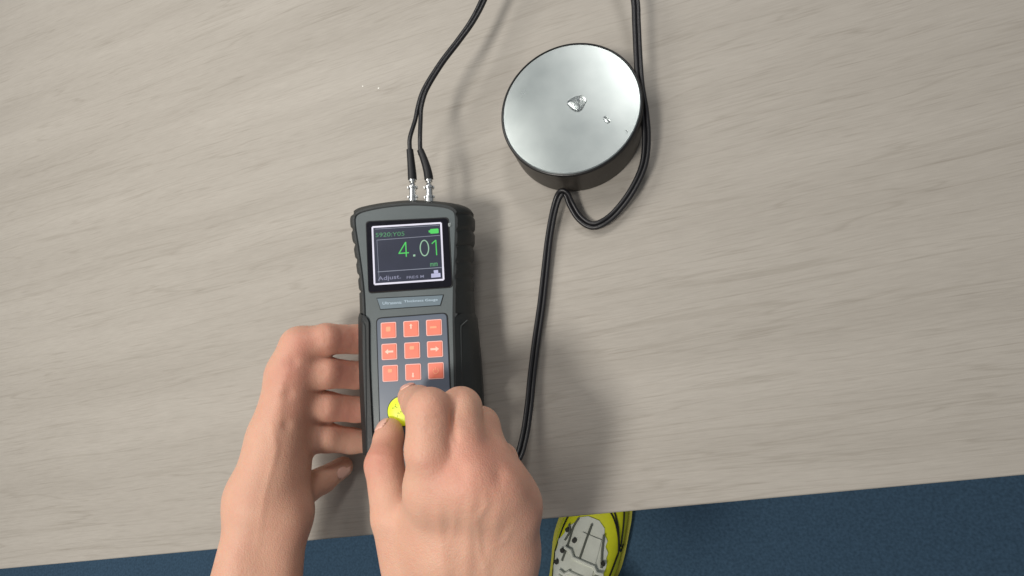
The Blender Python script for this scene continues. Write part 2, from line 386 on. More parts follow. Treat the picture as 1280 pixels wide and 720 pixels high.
def text(s, name, x0, y0, x1, y1, h, m, parent, z, bold=0.0, conv=None):
    cu = bpy.data.curves.new('t', 'FONT'); cu.body = s; cu.size = 1; cu.extrude = 0.01; cu.offset = bold
    t = bpy.data.objects.new('t', cu); COL.objects.link(t)
    bpy.context.view_layer.update()
    me = bpy.data.meshes.new_from_object(t.evaluated_get(bpy.context.evaluated_depsgraph_get()))
    bpy.data.objects.remove(t); bpy.data.curves.remove(cu)
    co = np.array([v.co[:] for v in me.vertices]); mn, mxx = co.min(0), co.max(0)
    g0 = np.array(G(x0, y0)); g1 = np.array(G(x1, y1)); L_ = np.linalg.norm(g1-g0); d = (g1-g0)/L_; nn = np.array((-d[1], d[0]))
    hh = h*px_m
    for i, v in enumerate(me.vertices):
        a = (co[i, 0]-mn[0])/(mxx[0]-mn[0])*L_; b = (co[i, 1]-mn[1])/(mxx[1]-mn[1])*hh
        q = g0+d*a+nn*b; v.co = (q[0], q[1], z+(0.00003 if co[i, 2] > 0 else -0.00003))
    me.materials.clear()
    return link(name, me, m, parent, smooth=None)
text('5920:Y05', 'header_text', *spx(115, 204), *spx(388, 190), 5.6, E_green2, disp, ZT, 0.0)
text('Adjust.', 'mode_text', *spx(138, 628), *spx(355, 606), 7.2, E_txt, disp, ZT, 0.005)
text('FRE:5 M', 'frequency_text', *spx(410, 598), *spx(572, 586), 3.4, E_txt, disp, ZT, 0.012)
text('mm', 'unit_text', *spx(632, 482), *spx(703, 476), 4.6, E_green2, disp, ZT, 0.025)
wd = 1.4*px_m
link('digit_four', join([bar(spx(400, 250), spx(336, 358), wd), bar(spx(332, 358), spx(430, 351), wd, ZT+0.00002), bar(spx(400, 250), spx(406, 388), wd, ZT+0.00004)]), E_green, disp, smooth=None)
link('decimal_point', quad([spx(471, 387), spx(491, 385), spx(490, 367), spx(470, 369)]), E_pale, disp, smooth=None)
def oval(cx, cy, rx, ry, th, n=28):
    v = []; f = []
    for k in range(n):
        a = 2*math.pi*k/n
        for s in (1, (rx-th)/rx):
            sy = 1 if s == 1 else (ry-th)/ry
            u_, v_ = G(*spx(cx+rx*s*math.cos(a)+ry*sy*math.sin(a)*0.03, cy+ry*sy*math.sin(a))); v.append((u_, v_, ZT))
    for k in range(n): 
        j = (k+1) % n; f.append((2*k, 2*j, 2*j+1, 2*k+1))
    me = mesh(v, f); bm = bmesh.new(); bm.from_mesh(me); bmesh.ops.solidify(bm, geom=bm.faces, thickness=0.00006); bm.to_mesh(me); bm.free(); return me
link('digit_zero', oval(577, 307, 45, 78, 10.5), E_pale, disp, smooth=None)
link('digit_one', join([bar(spx(646, 266), spx(684, 232), wd), bar(spx(684, 230), spx(693, 374), wd, ZT+0.00002)]), E_green, disp, smooth=None)
link('battery_icon', quad(rpoly([spx(632, 172), spx(712, 166), spx(709, 122), spx(630, 128)], 1.2)), E_green, disp, smooth=None)
link('battery_icon_nub', quad([spx(618, 160), spx(633, 159), spx(631, 140), spx(616, 141)]), E_green, disp, smooth=None)
link('save_icon', join([quad([spx(642, 588), spx(730, 580), spx(727, 542), spx(640, 550)]), quad([spx(668, 546), spx(708, 542), spx(705, 514), spx(664, 518)], ZT+0.00003)]), E_icon, disp, smooth=None)
# small round lens beside the screen
M_lens = mat('grey_lens', srgb(118, 126, 126), 0.3)
u, v = G(562.2, 281)
o = link('light_sensor_lens', lathe([(2.7*px_m, 0), (2.7*px_m, 0.0004), (2.1*px_m, 0.0006), (0.3*px_m, 0.0007)], 24), M_lens, gauge); o.location = (u, v, 0.0)
# nameplate
def npx(x, y): return (465+x/13.47, 365+y/13.47)
npl = [npx(150, 292), npx(1150, 222), npx(1197, 55), npx(92, 112)]
link('nameplate_seam', slab(gpoly([npx(140, 302), npx(1160, 230), npx(1212, 42), npx(78, 100)]), -0.0005, 0.0004, 0.0001), M_groove, gauge, smooth=None)
nm = link('nameplate', slab(gpoly(npl), 0.0, 0.0007, 0.0002), M_plate, gauge, smooth=None)
text('Ultrasonic', 'lettering', *npx(185, 215), *npx(505, 200), 3.7, M_print, nm, 0.0008, 0.01)
text('Thickness Gauge', 'lettering', *npx(545, 192), *npx(1112, 160), 4.0, M_print, nm, 0.0008, 0.01)
# keypad
kp = [(476.5, 566), (566, 560), (558.5, 391.8), (471.3, 398.5)]
link('keypad_seam', slab(gpoly(rpoly([(475.5, 567.5), (567.2, 561.5), (559.8, 390.4), (470, 397.2)], 7)), -0.0005, 0.0004, 0.0001), M_groove, gauge, smooth=30)
link('keypad_panel', slab(gpoly(rpoly(kp, 6)), 0.0, 0.0008, 0.0003), M_panel, gauge, smooth=30)
hk = 10.3*px_m
km_out = slab(rrect(0, 0, hk, hk, 0.0010, 4), 0.0, 0.0004, 0.0001)
km_in = slab(rrect(0, 0, hk-1.1*px_m, hk-1.1*px_m, 0.0006, 4), 0.0003, 0.0007, 0.00025)
def arrow(ang, L_=0.0046, hw=0.0014, sh=0.0005):
    p = [(-L_/2, -sh), (0.1*L_, -sh), (0.1*L_, -hw), (L_/2, 0), (0.1*L_, hw), (0.1*L_, sh), (-L_/2, sh)]
    c, s = math.cos(R(ang)), math.sin(R(ang))
    return slab([(x*c-y*s, x*s+y*c) for x, y in p], 0.0006, 0.00078)
def power():
    v = []; f = []; n = 20
    for k in range(n+1):
        a = R(125)+R(290)*k/n
        for r in (0.0021, 0.0016): v.append((r*math.cos(a), r*math.sin(a)-0.0001, 0.00074))
    for k in range(n): f.append((2*k, 2*k+2, 2*k+3, 2*k+1))
    m0 = mesh(v, f); bm = bmesh.new(); bm.from_mesh(m0); bmesh.ops.solidify(bm, geom=bm.faces, thickness=0.00008); bm.to_mesh(m0); bm.free()
    return join([m0, slab([(-0.00025, 0.0006), (0.00025, 0.0006), (0.00025, 0.0026), (-0.00025, 0.0026)], 0.0006, 0.00078)])
def shift(me, x, y):
    for q in me.vertices: q.co.x += x; q.co.y += y
    return me
icons = {0: (slab(rrect(0, 0.0008, 0.0017, 0.0017, 0.0008), 0.0006, 0.00074), M_iconf, 'corner_symbol'), 1: (shift(arrow(90, 0.0036, 0.0012), 0, 0.0018), M_icon, 'up_arrow'),
         2: (slab(rrect(-0.0004, 0.0002, 0.0024, 0.0007, 0.0003), 0.0006, 0.00074), M_iconf, 'bar_symbol'), 3: (arrow(180, 0.0062, 0.0019, 0.0007), M_icon, 'left_arrow'),
         4: (slab(rrect(0, 0.0018, 0.0017, 0.0012, 0.0006), 0.0006, 0.00074), M_iconf, 'centre_symbol'), 5: (arrow(0, 0.0062, 0.0019, 0.0007), M_icon, 'right_arrow'),
         6: (slab(rrect(0, 0.0018, 0.0015, 0.0012, 0.0006), 0.0006, 0.00074), M_iconf, 'corner_symbol'), 7: (shift(arrow(-90, 0.0034, 0.0011), 0, -0.0022), M_icon, 'down_arrow'), 8: (power(), M_iconf, 'power_symbol')}
kc = [(486.3, 412.9), (514.6, 411.1), (543, 409.5), (487.3, 439.6), (515.8, 438), (544.2, 436.4), (488.5, 466.6), (517, 465), (545.4, 463.4)]
knames = ['coral key in the top left of the keypad', 'coral key with a pale up arrow', 'coral key in the top right of the keypad', 'coral key with a pale left arrow', 'plain coral key in the centre of the keypad',
          'coral key with a pale right arrow', 'coral key in the bottom left of the keypad', 'coral key with a small pale down arrow', 'coral key with a round power symbol']
for i, (px, py) in enumerate(kc):
    u, v = G(px, py)
    k = link('key', km_in, M_key, gauge, smooth=30); k.location = (u, v, 0.0007); k['label'] = knames[i]
    link('key_outline', km_out, M_keyline, k, smooth=30)
    me, mm, nmn = icons[i]; link(nmn, me, mm, k, smooth=None).location = (0, 0, 0.00012)
M_dark = M_groove
for y0, y1 in ((270.5, 279), (289.5, 298), (309, 317.5), (328, 337), (347, 355)):
    pth = [G(573.2, y0-0.6), G(570.4, y0), G(569.4, y0+1.6), G(569.2, y1-1.6), G(570.0, y1), G(572.6, y1+0.6)]
    pth = catmull([(a, b, 0.0007 if i in (0, 5) else 0.00025) for i, (a, b) in enumerate(pth)], 4)
    link('rib_notch', tube(pth, 0.00028, 8), M_dark, boot)
# sockets on the top edge
PLUG = []
for (px, py) in ((516.3, 252), (537, 252)):
    u, v = G(px, py, -0.013); PLUG.append((u, v))
    me = lathe([(0.0036, -0.002), (0.0036, 0.0022), (0.0031, 0.0026), (0.0018, 0.0026)], 28)
    o = link('socket', me, M_chrome, gauge); o.location = (u, v, -0.013); o.rotation_euler = (R(-90), 0, 0)

# ------------------------------------------------------------------ probe with its twin lead
pu, pv = G(502.5, 514, 0.014)
probe = empty('ultrasonic_probe', Matrix.Translation(GW(pu, pv, 0)), 'yellow-capped round probe pinched in the fingers, its black twin lead plugged into the gauge', 'probe')
inv = probe.matrix_world.inverted()
def wlink(name, me, m, parent, **k):                  # mesh given in world coordinates
    me.transform(inv); return link(name, me, m, parent, **k)
def gframe(u, v, z, axis='w'):
    X, Y, Z = RW @ gu, RW @ gv, RW @ gw
    if axis == 'v': X, Y, Z = X, -Z, Y
    return Matrix.Translation(GW(u, v, z)) @ Matrix((X, Y, Z)).transposed().to_4x4()
pr = 19.0*0.324/613
me = lathe([(pr*0.9, 0.0009), (pr*0.97, 0.0016), (pr*0.97, 0.0115), (pr*1.02, 0.012), (pr*1.02, 0.0138), (pr*0.98, 0.0141)], 48); me.transform(gframe(pu, pv, 0))
wlink('probe_body', me, M_rim, probe)
me = lathe([(pr*0.95, 0.0139), (pr*0.955, 0.0146), (pr*0.9, 0.0149), (pr*0.3, 0.015)], 48); me.transform(gframe(pu, pv, 0))
cap = wlink('yellow_cap', me, M_yellow, probe)
ink = []
for (x, y, a, l) in ((494, 508.2, 60, 1.5), (492, 510, 10, 1.0), (496, 509.3, 100, 1.2), (490.5, 510.3, 80, 0.9), (497.4, 516.3, 30, 1.3), (496.6, 520, 120, 1.2), (501, 514.8, 80, 1.3), (498.8, 517, 10, 1.0), (494.5, 505.9, 140, 0.8)):
    u, v = G(x, y, 0.0151); c, s = math.cos(R(a))*l*0.00028, math.sin(R(a))*l*0.00028; n_ = 0.00014
    m0 = slab([(u-c+s*.5, v-s-c*.5), (u+c+s*.5, v+s-c*.5), (u+c-s*.5, v+s+c*.5), (u-c-s*.5, v-s+c*.5)], 0.0149, 0.01516)
    ink.append(m0)
me = join(ink); me.transform(gframe(0, 0, 0)); wlink('ink_marks', me, M_ink, cap, smooth=None)
# plugs and strain reliefs
ends = []
for i, (u, v) in enumerate(PLUG):
    fm = gframe(u, v, -0.013, 'v')
    prof = [(rr_*1.12, zz_) for rr_, zz_ in [(0.0019, 0.001), (0.0023, 0.0012), (0.0023, 0.0026), (0.0031, 0.0028), (0.0031, 0.0042), (0.0024, 0.0045), (0.0024, 0.0100), (0.0032, 0.0102), (0.0032, 0.0117), (0.0024, 0.012), (0.0020, 0.0140), (0.0014, 0.0148), (0.0014, 0.0156), (0.0025, 0.0158), (0.0025, 0.0176), (0.0015, 0.0180)]]
    me = lathe(prof, 28); me.transform(fm); p = wlink('plug', me, M_chrome, probe, smooth=30)
    # two flat lugs
    for sx in (-1, 1):
        for z0 in (0.0033, 0.0108):
            me = boxm(min(sx*0.0028, sx*0.0040), max(sx*0.0028, sx*0.0040), -0.0010, 0.0010, z0-0.0006, z0+0.0012, 0.0002); me.transform(fm); wlink('lug', me, M_chrome, p)
    bend = (-0.0008, -0.0055)[i]
    pts = [GW(u+bend*((t)**1.6), v+0.0176+0.0235*t, -0.013+0.002*t) for t in np.linspace(0, 1, 10)]
    wlink('strain_relief', tube(pts, [0.0034, 0.0034, 0.0033, 0.0032, 0.0031, 0.0030, 0.0029, 0.0028, 0.0027, 0.0026], 18), M_relief, probe, smooth=50)
    ends.append(pts[-1])
RS = 0.00172
hz = [e.z for e in ends]
# centre line of the twin part: (px, py, height)
cen = [(523.5, 138, 0.045), (531, 113, 0.043), (551, 80, 0.040), (573, 51, 0.037), (590, 27, 0.034), (604, 0, 0.032), (622, -45, 0.034), (660, -95, 0.030), (710, -115, 0.030), (762, -90, 0.031), (786, -40, 0.031), (794, 0, 0.030),
       (795.5, 28, 0.029), (797.5, 70, 0.028), (800, 105, 0.027), (805.5, 140, 0.024), (808, 175, 0.019), (804, 208, 0.014), (789, 240, 0.010), (769, 266, 0.007), (752, 279, 0.006), (738, 281.5, 0.0055), (724, 272, 0.007), (714, 256, 0.010), (708.5, 243.5, 0.013),
       (702.5, 240.5, 0.014), (697, 248, 0.012), (691.5, 268, 0.009), (686, 300, 0.007), (681.5, 340, 0.006), (677, 380, 0.006), (670.5, 425, 0.006), (665, 470, 0.007), (661, 510, 0.010), (655, 548, 0.015), (645, 575, 0.022), (620, 590, 0.034)]
cw = [np.array(P(*c)) for c in cen]; cp = catmull(cw, 9)
tw = []
for i, p in enumerate(cp):
    t = cp[min(i+1, len(cp)-1)]-cp[max(i-1, 0)]; t /= np.linalg.norm(t)
    n = np.cross(t, (0, 0, 1)); n /= np.linalg.norm(n)
    # twist the flat lead a little as it turns the hairpin
    s = i/len(cp); ang = R(18)*math.sin(s*23)+R(55)*math.exp(-((i-24.6*9)/9.0)**2)
    b = np.cross(n, t); tw.append(n*math.cos(ang)+b*math.sin(ang))
for k, sgn in ((0, -1), (1, 1)):
    e = np.array(ends[k]); up_ = np.array(RW @ gv)
    side = [cp[i]+tw[i]*RS*0.96*sgn for i in range(len(cp))]
    q = side[0]
    lead = catmull([e-up_*0.004, e, e+up_*0.008+(q-e)*0.05, q*0.75+e*0.25+(0.0 if k else -0.0)*up_, side[2], side[8]], 8)[:-8]
    pt = np.array(G(0, 0)+(0,)) if False else None
    pe = np.array(GW(pu+0.012, pv-0.004, 0.006)); pm = np.array(PD(590, 560, 0.328)); pm2 = np.array(PD(548, 530, 0.326))
    off = tw[-1]*RS*0.96*sgn
    tail = catmull([side[-6], side[-1], pm+off, pm2+off, pe+off, np.array(GW(pu, pv-0.001*sgn, 0.006))], 8)[9:]
    full = lead+side[3:]+tail
    wlink('lead_strand', tube(full, RS, 14), M_cable, probe, smooth=60)

# ------------------------------------------------------------------ steel block
bc = P(720.5, 165); HB = 0.0345
tc_ = P(711.5, 133.5, HB); bc = Vector(((bc.x*0.3+tc_.x*0.7), (bc.y*0.3+tc_.y*0.7), 0))
dep = (RW.transposed() @ (tc_-CAM)).z*-1
RB = 89.0/613*dep
blk = empty('test_block', Matrix.Translation(bc), 'thick black round block with a satin steel top, wet with three drops', 'metal block')
link('block_body', lathe([(RB-0.0015, 0), (RB-0.0002, 0.0012), (RB-0.0002, HB-0.0030), (RB-0.0014, HB-0.0026), (RB-0.0014, HB-0.0018), (RB-0.002, HB-0.0018)], 128), M_block, blk, smooth=30)
link('rim', lathe([(RB-0.0015, HB-0.0028), (RB, HB-0.0026), (RB, HB-0.0006), (RB-0.0004, HB-0.0001), (RB-0.0013, HB), (RB-0.0014, HB-0.003)], 128, False, False), M_rim, blk, smooth=50)
link('steel_top', lathe([(RB-0.0015, HB-0.004), (RB-0.0015, HB-0.0003), (RB-0.0023, HB+0.0003), (RB*0.5, HB+0.0003), (RB*0.01, HB+0.0003)], 128), M_steel, blk, smooth=15)
def drop(outline, hgt):
    pts = catmull([tuple(P(x, y, HB)) for x, y in outline], 12, True); c = sum(pts)/len(pts); rr = []
    for s, h in [(max(0.01, math.cos(R(90)*q/16)), math.sin(R(90)*q/16)**0.9) for q in range(17)]:
        rr.append([Vector((c[0]+(p[0]-c[0])*s, c[1]+(p[1]-c[1])*s, HB+0.00036+h*hgt))-Vector(tuple(c[:2])+(HB,)) for p in pts])
    return loft(rr), Vector(tuple(c[:2])+(HB,))
def dpx(x, y): return (690+x/9, 100+y/9)
drops = [([dpx(172, 262), dpx(205, 222), dpx(290, 182), dpx(350, 180), dpx(388, 228), dpx(365, 290), dpx(330, 345), dpx(275, 357), dpx(215, 325)], 0.0022, 'large teardrop of clear water on the steel top'),
         ([dpx(578, 425), dpx(605, 408), dpx(648, 445), dpx(655, 472), dpx(625, 490), dpx(588, 460)], 0.0011, 'small round drop of clear water, middle one of three on the steel'),
         ([dpx(822, 578), dpx(838, 566), dpx(855, 580), dpx(845, 598), dpx(828, 592)], 0.0005, 'tiniest drop of water, close to the right rim of the steel')]
for ol, h, lab in drops:
    me, c = drop(ol, h); o = link('water_drop', me, M_water, smooth=70); o.location = c; tag(o, lab, 'water drop', 'water drops on the block')

# ------------------------------------------------------------------ hands (signed distance surface, one continuous skin)
def surface_nets(Fd, org, st):
    nx, ny, nz = Fd.shape
    s = Fd < 0
    mask = np.zeros((nx-1, ny-1, nz-1), bool); cnt = np.zeros(mask.shape, np.int8)
    acc = np.zeros(mask.shape+(3,)); num = np.zeros(mask.shape)
    corners = [(i, j, k) for i in (0, 1) for j in (0, 1) for k in (0, 1)]
    sl = lambda c: (slice(c[0], c[0]+nx-1), slice(c[1], c[1]+ny-1), slice(c[2], c[2]+nz-1))
    for c in corners:
        for ax in range(3):
            if c[ax] == 0:
                d = list(c); d[ax] = 1
                a, b = Fd[sl(c)], Fd[sl(d)]; cr = (a < 0) != (b < 0)
                t = np.where(cr, a/np.where(cr, a-b, 1), 0)
                for x in range(3): acc[..., x] += np.where(cr, c[x]+(t if x == ax else 0), 0)
                num += cr
    mask = num > 0
    idx = -np.ones(mask.shape, int); idx[mask] = np.arange(mask.sum())
    ii = np.argwhere(mask); V = (ii+acc[mask]/num[mask][:, None])*st+org
    Fc = []
    for ax in range(3):
        o1, o2 = [(1, 2), (2, 0), (0, 1)][ax]
        s0 = [slice(0, None)]*3; s1 = [slice(0, None)]*3; s0[ax] = slice(0, -1); s1[ax] = slice(1, None)
        cr = s[tuple(s0)] != s[tuple(s1)]; e = np.argwhere(cr)
        e = e[(e[:, o1] > 0) & (e[:, o2] > 0) & (e[:, o1] < Fd.shape[o1]-1) & (e[:, o2] < Fd.shape[o2]-1)]
        fl = s[tuple(e.T)]
        def cell(a, b):
            c = e.copy(); c[:, o1] -= a; c[:, o2] -= b; return idx[tuple(c.T)]
        q = np.stack([cell(1, 1), cell(0, 1), cell(0, 0), cell(1, 0)], 1)
        q[~fl] = q[~fl][:, ::-1]; Fc.append(q)
    return V, np.concatenate(Fc)
def cs_(j): px, py, d, r = j; return np.array(((px-CX)/F*d, -(py-CY)/F*d, -d)), r
def cone(X, a, b):
    (A_, ra), (B_, rb) = cs_(a), cs_(b); ab = B_-A_
    t = np.clip(((X-A_) @ ab)/(ab @ ab), 0, 1)
    return np.linalg.norm(X-A_-t[..., None]*ab, axis=-1)-(ra+(rb-ra)*t)
def smin(a, b, k):
    h = np.clip(0.5+0.5*(b-a)/k, 0, 1); return b+(a-b)*h-k*h*(1-h)
def build_hand(fingers, palm, web, bump, creases, step, k_palm, k_root, k_sides, shrink=0.0):
    allj = [j for f in fingers for j in f]+[j for c in palm for j in c]+[j for c in web for j in c]
    P_ = np.array([cs_(j)[0] for j in allj]); rm = max(j[3] for j in allj)
    mn = P_.min(0)-rm-6; mxx = P_.max(0)+rm+6
    ax = [np.arange(mn[i], mxx[i], step) for i in range(3)]
    X = np.stack(np.meshgrid(*ax, indexing='ij'), -1).astype(np.float32)
    D = None
    for a, b in palm:
        c = cone(X, a, b); D = c if D is None else smin(D, c, k_palm)
    for a, b in web: D = smin(D, cone(X, a, b), k_palm*0.6)
    D = D+shrink
    tot = D
    for f, k_side in zip(fingers, k_sides):
        d = None
        for a, b in zip(f[:-1], f[1:]):
            c = cone(X, a, b); d = c if d is None else smin(d, c, 3.0)
        df = smin(D, d, k_root); tot = smin(tot, df, k_side)
    for (j, amt, sig) in bump:
        c, _ = cs_(j); tot = tot-amt*np.exp(-((X-c)**2).sum(-1)/(2*sig*sig))
    band = np.abs(tot) < 5; Xb = X[band]; u = Xb[:, 0]/-Xb[:, 2]*F+CX; v = -Xb[:, 1]/-Xb[:, 2]*F+CY; add = np.zeros(len(Xb))
    for (pl, amt, sig, zlim) in creases:                # grooves (or ridges) along a line, cut along the line of sight
        best = np.zeros(len(Xb))
        for (ax0, ay0, wa), (bx0, by0, wb) in zip(pl[:-1], pl[1:]):
            dx, dy = bx0-ax0, by0-ay0; t = np.clip(((u-ax0)*dx+(v-ay0)*dy)/(dx*dx+dy*dy), 0, 1)
            dd = np.hypot(u-ax0-t*dx, v-ay0-t*dy)*(-Xb[:, 2])/F
            best = np.maximum(best, (wa+(wb-wa)*t)*np.exp(-(dd/sig)**2))
        add += amt*best*(Xb[:, 2] > -zlim)
    tot[band] += add
    V, Q = surface_nets(tot, mn, step)
    return V, Q
def hand_obj(name, V, Q, origin, label, flush, nails):
    # V in millimetre camera axes -> world, relative to origin
    Mw = np.array(RW.to_3x3()); Vw = (V/1000.0) @ Mw.T + np.array(CAM); o0 = np.array(origin)
    me = bpy.data.meshes.new(name); me.from_pydata((Vw-o0).tolist(), [], Q.tolist()); me.update()
    bm = bmesh.new(); bm.from_mesh(me)
    for _ in range(2): bmesh.ops.smooth_vert(bm, verts=bm.verts, factor=0.5, use_axis_x=True, use_axis_y=True, use_axis_z=True)
    bmesh.ops.recalc_face_normals(bm, faces=bm.faces); bm.to_mesh(me); bm.free()
    at = me.attributes.new('flush', 'FLOAT', 'POINT'); fl = np.full(len(V), -0.2)
    for j, amt, sig in flush:
        c, _ = cs_(j); fl += amt*np.exp(-((V-c)**2).sum(-1)/(2*sig*sig))
    at.data.foreach_set('value', fl.astype(np.float32))
    h = link(name, me, M_skin, smooth=180); h.location = origin; tag(h, label, 'hand')
    no = np.array([v.normal[:] for v in me.vertices]); co = np.array([v.co[:] for v in me.vertices])
    Vc = (co+o0-np.array(CAM)) @ Mw*1000; Nc = no @ Mw
    for (c, dr, nd, a, b_) in nails:                    # centre joint, long axis, facing, half sizes (mm)
        c = cs_(c)[0]; dr = np.array(dr, float); dr /= np.linalg.norm(dr); nd = np.array(nd, float); nd -= dr*(nd @ dr); nd /= np.linalg.norm(nd); sd = np.cross(dr, nd)
        r = Vc-c; x = r @ dr; y = r @ sd; inside = ((np.abs(x)/a)**3+(np.abs(y)/b_)**3 < 1) & (Nc @ nd > 0.25) & (np.linalg.norm(r, axis=1) < 16)
        sel = set(np.nonzero(inside)[0].tolist()); fs = [tuple(p.vertices) for p in me.polygons if all(i in sel for i in p.vertices)]
        if not fs: continue
        used = sorted({i for f in fs for i in f}); mp = {i: k for k, i in enumerate(used)}
        edge = (np.abs(x)/a)**3+(np.abs(y)/b_)**3
        top = [co[i]+no[i]*0.0006*(1-0.75*edge[i]**3) for i in used]; m2 = bpy.data.meshes.new('nail'); m2.from_pydata([tuple(t) for t in top], [], [tuple(mp[i] for i in f) for f in fs]); m2.update()
        n_ = link('fingernail', m2, M_nail, h, smooth=180)
        sm = n_.modifiers.new('thickness', 'SOLIDIFY'); sm.thickness = 0.0005; sm.offset = -1
    return h
# right hand: joints as (px, py, depth mm, radius mm)
iM, mM, rM, pM = (542, 610, 263, 12.8), (590, 600, 258, 13.5), (621, 612, 262, 13.0), (638, 633, 270, 12.0)
idx_f = [iM, (537, 562, 257, 12.6), (536.5, 514, 260, 12.0), (522, 503, 290, 9.6), (513.5, 496, 313, 7.6), (512, 496, 318, 7.0)]
mid_f = [mM, (578, 552, 263, 12.0), (575.5, 511, 271, 11.6), (566, 512, 300, 9.2), (556, 516, 318, 7.6)]
rng_f = [rM, (612, 575, 268, 11.8), (600, 533, 281, 11.0), (590, 545, 306, 8.8), (575, 548, 324, 7.4)]
pnk_f = [pM, (626, 575, 290, 9.8), (612, 580, 312, 8.0), (598, 582, 324, 7.0)]
thb_f = [(513, 712, 288, 16), (493, 645, 287, 13.0), (480, 580, 303, 11.4), (486, 548, 319, 9.4), (487, 539, 323, 8.6)]
wI, wM, wR, wP = (528, 770, 292, 17), (560, 775, 286, 18), (600, 775, 287, 18), (630, 775, 292, 16)
palm = [(iM, wI), (mM, wM), (rM, wR), (pM, wP), (iM, mM), (mM, rM), (rM, pM), (wI, wP), (wM, (590, 1010, 300, 26)), (wR, (610, 1010, 300, 25)),
        ((560, 690, 270, 15), (630, 690, 276, 14)), (pM, (634, 690, 278, 12.5)), ((634, 690, 278, 12.5), wP)]
web = [((506, 668, 286, 11), (532, 628, 272, 10)), ((515, 700, 288, 14), (545, 650, 272, 12))]
bump = [((541, 596, 247, 0), 0.8, 6), ((592, 588, 243, 0), 1.3, 6), ((630, 602, 250, 0), 0.9, 6), ((536, 506, 250, 0), 0.6, 5), ((580, 505, 257, 0), 0.6, 5)]
creases = [([(560, 500, 0.3), (564, 518, 0.8), (567, 535, 1.0), (570, 550, 0.9), (571, 558, 0.0)], 1.3, 1.2, 285),
           ([(603, 508, 0.2), (610, 530, 0.5), (614, 552, 0.0)], 0.6, 1.8, 290), ([(575, 572, 0), (576, 590, 1), (578, 612, 0)], 0.9, 3.2, 285), ([(622, 576, 0), (624, 595, 1), (624, 616, 0)], 0.9, 3.0, 285),
           # tendons and veins stand proud
           ([(545, 612, 0), (548, 650, 1), (554, 700, 0.6), (560, 760, 0)], -0.7, 3.0, 300), ([(590, 605, 0), (588, 650, 1), (584, 710, 0.6), (580, 770, 0)], -0.8, 3.0, 300), ([(628, 615, 0), (620, 655, 1), (608, 710, 0.6), (600, 770, 0)], -0.6, 3.0, 300),
           ([(606, 605, 0), (608, 632, 1), (596, 652, 1), (600, 690, 1), (612, 730, 0)], -0.5, 1.5, 300), ([(646, 650, 0), (632, 676, 1), (612, 690, 0)], -0.4, 1.5, 300),
           ([(566, 625, 0), (568, 655, 1), (560, 690, 0)], -0.35, 1.4, 300),
           # skin folds over the finger joints
           ([(517, 520, 0), (536, 525, 1), (556, 520, 0)], 0.55, 1.1, 268), ([(517, 530, 0), (536, 536, 1), (556, 531, 0)], 0.45, 1.1, 268), ([(518, 509, 0), (536, 512, 1), (554, 508, 0)], 0.4, 1.0, 268),
           ([(570, 518, 0), (584, 524, 1), (598, 520, 0)], 0.5, 1.1, 275), ([(572, 529, 0), (585, 534, 1), (600, 529, 0)], 0.4, 1.1, 275),
           ([(462, 572, 0), (478, 577, 1), (494, 573, 0)], 0.55, 1.1, 310), ([(462, 583, 0), (478, 588, 1), (492, 584, 0)], 0.45, 1.1, 310), ([(464, 561, 0), (480, 565, 1), (494, 561, 0)], 0.4, 1.0, 312)]
V, Q = build_hand([idx_f, mid_f, rng_f, pnk_f, thb_f], palm, web, bump, creases, 1.0, 14, 10, (1, 1.2, 3.5, 5, 1.2), 2.2)
flush = [((550, 583, 247, 0), 0.32, 9), ((610, 573, 248, 0), 0.42, 13), ((468, 572, 297, 0), 0.5, 9), ((512, 492, 312, 0), 0.25, 6), ((650, 620, 262, 0), 0.25, 13), ((536, 508, 250, 0), 0.15, 9)]
nails = [((481, 535, 322, 0), (0.0, 0.55, -0.8), (-0.45, 0.6, 0.65), 5.5, 5.2), ((510.5, 489, 313, 0), (-0.25, 0.25, -1.0), (-0.1, 1.0, 0.3), 6.5, 5.0)]
hand_obj('right_hand', V, Q, PD(575, 700, 0.29), 'right hand pinching the yellow-capped probe between thumb and index finger, other fingers curled', flush, nails)
# left hand: fingers reach under the left side of the gauge
li, lm, lr, lp = (375, 432, 371, 11.6), (364, 468, 367, 12.6), (364, 505, 369, 12.2), (370, 541, 374, 12.2)
f1 = [li, (408, 424, 374, 11.8), (446, 424, 391, 11.4), (476, 426, 397, 8.6)]
f2 = [lm, (408, 466, 374, 11.9), (446, 469, 391, 10.7), (478, 470, 396, 8)]
f3 = [lr, (408, 508, 376, 11.2), (446, 512, 390, 9.8), (476, 514, 394, 7.8)]
f4 = [lp, (408, 547, 378, 11.0), (440, 551, 390, 9.8), (464, 553, 395, 7.8)]
th = [(352, 622, 356, 15), (378, 612, 374, 12.5), (404, 600, 388, 10), (428, 584, 396, 8.4)]
w1, w2, w3 = (322, 620, 342, 16), (338, 632, 340, 17), (356, 644, 346, 15)
lpalm = [(li, w1), (lm, w1), (lr, w2), (lp, w3), (li, lm), (lm, lr), (lr, lp), (w1, w3), (w1, (250, 1000, 292, 26)), (w3, (300, 1010, 294, 25)), ((340, 545, 358, 13), (345, 590, 354, 13))]
lweb = [((356, 606, 370, 12), (364, 560, 372, 12))]
lb = [((376, 428, 356, 0), 0.9, 6), ((366, 468, 353, 0), 1.1, 6), ((366, 511, 356, 0), 1.0, 6)]
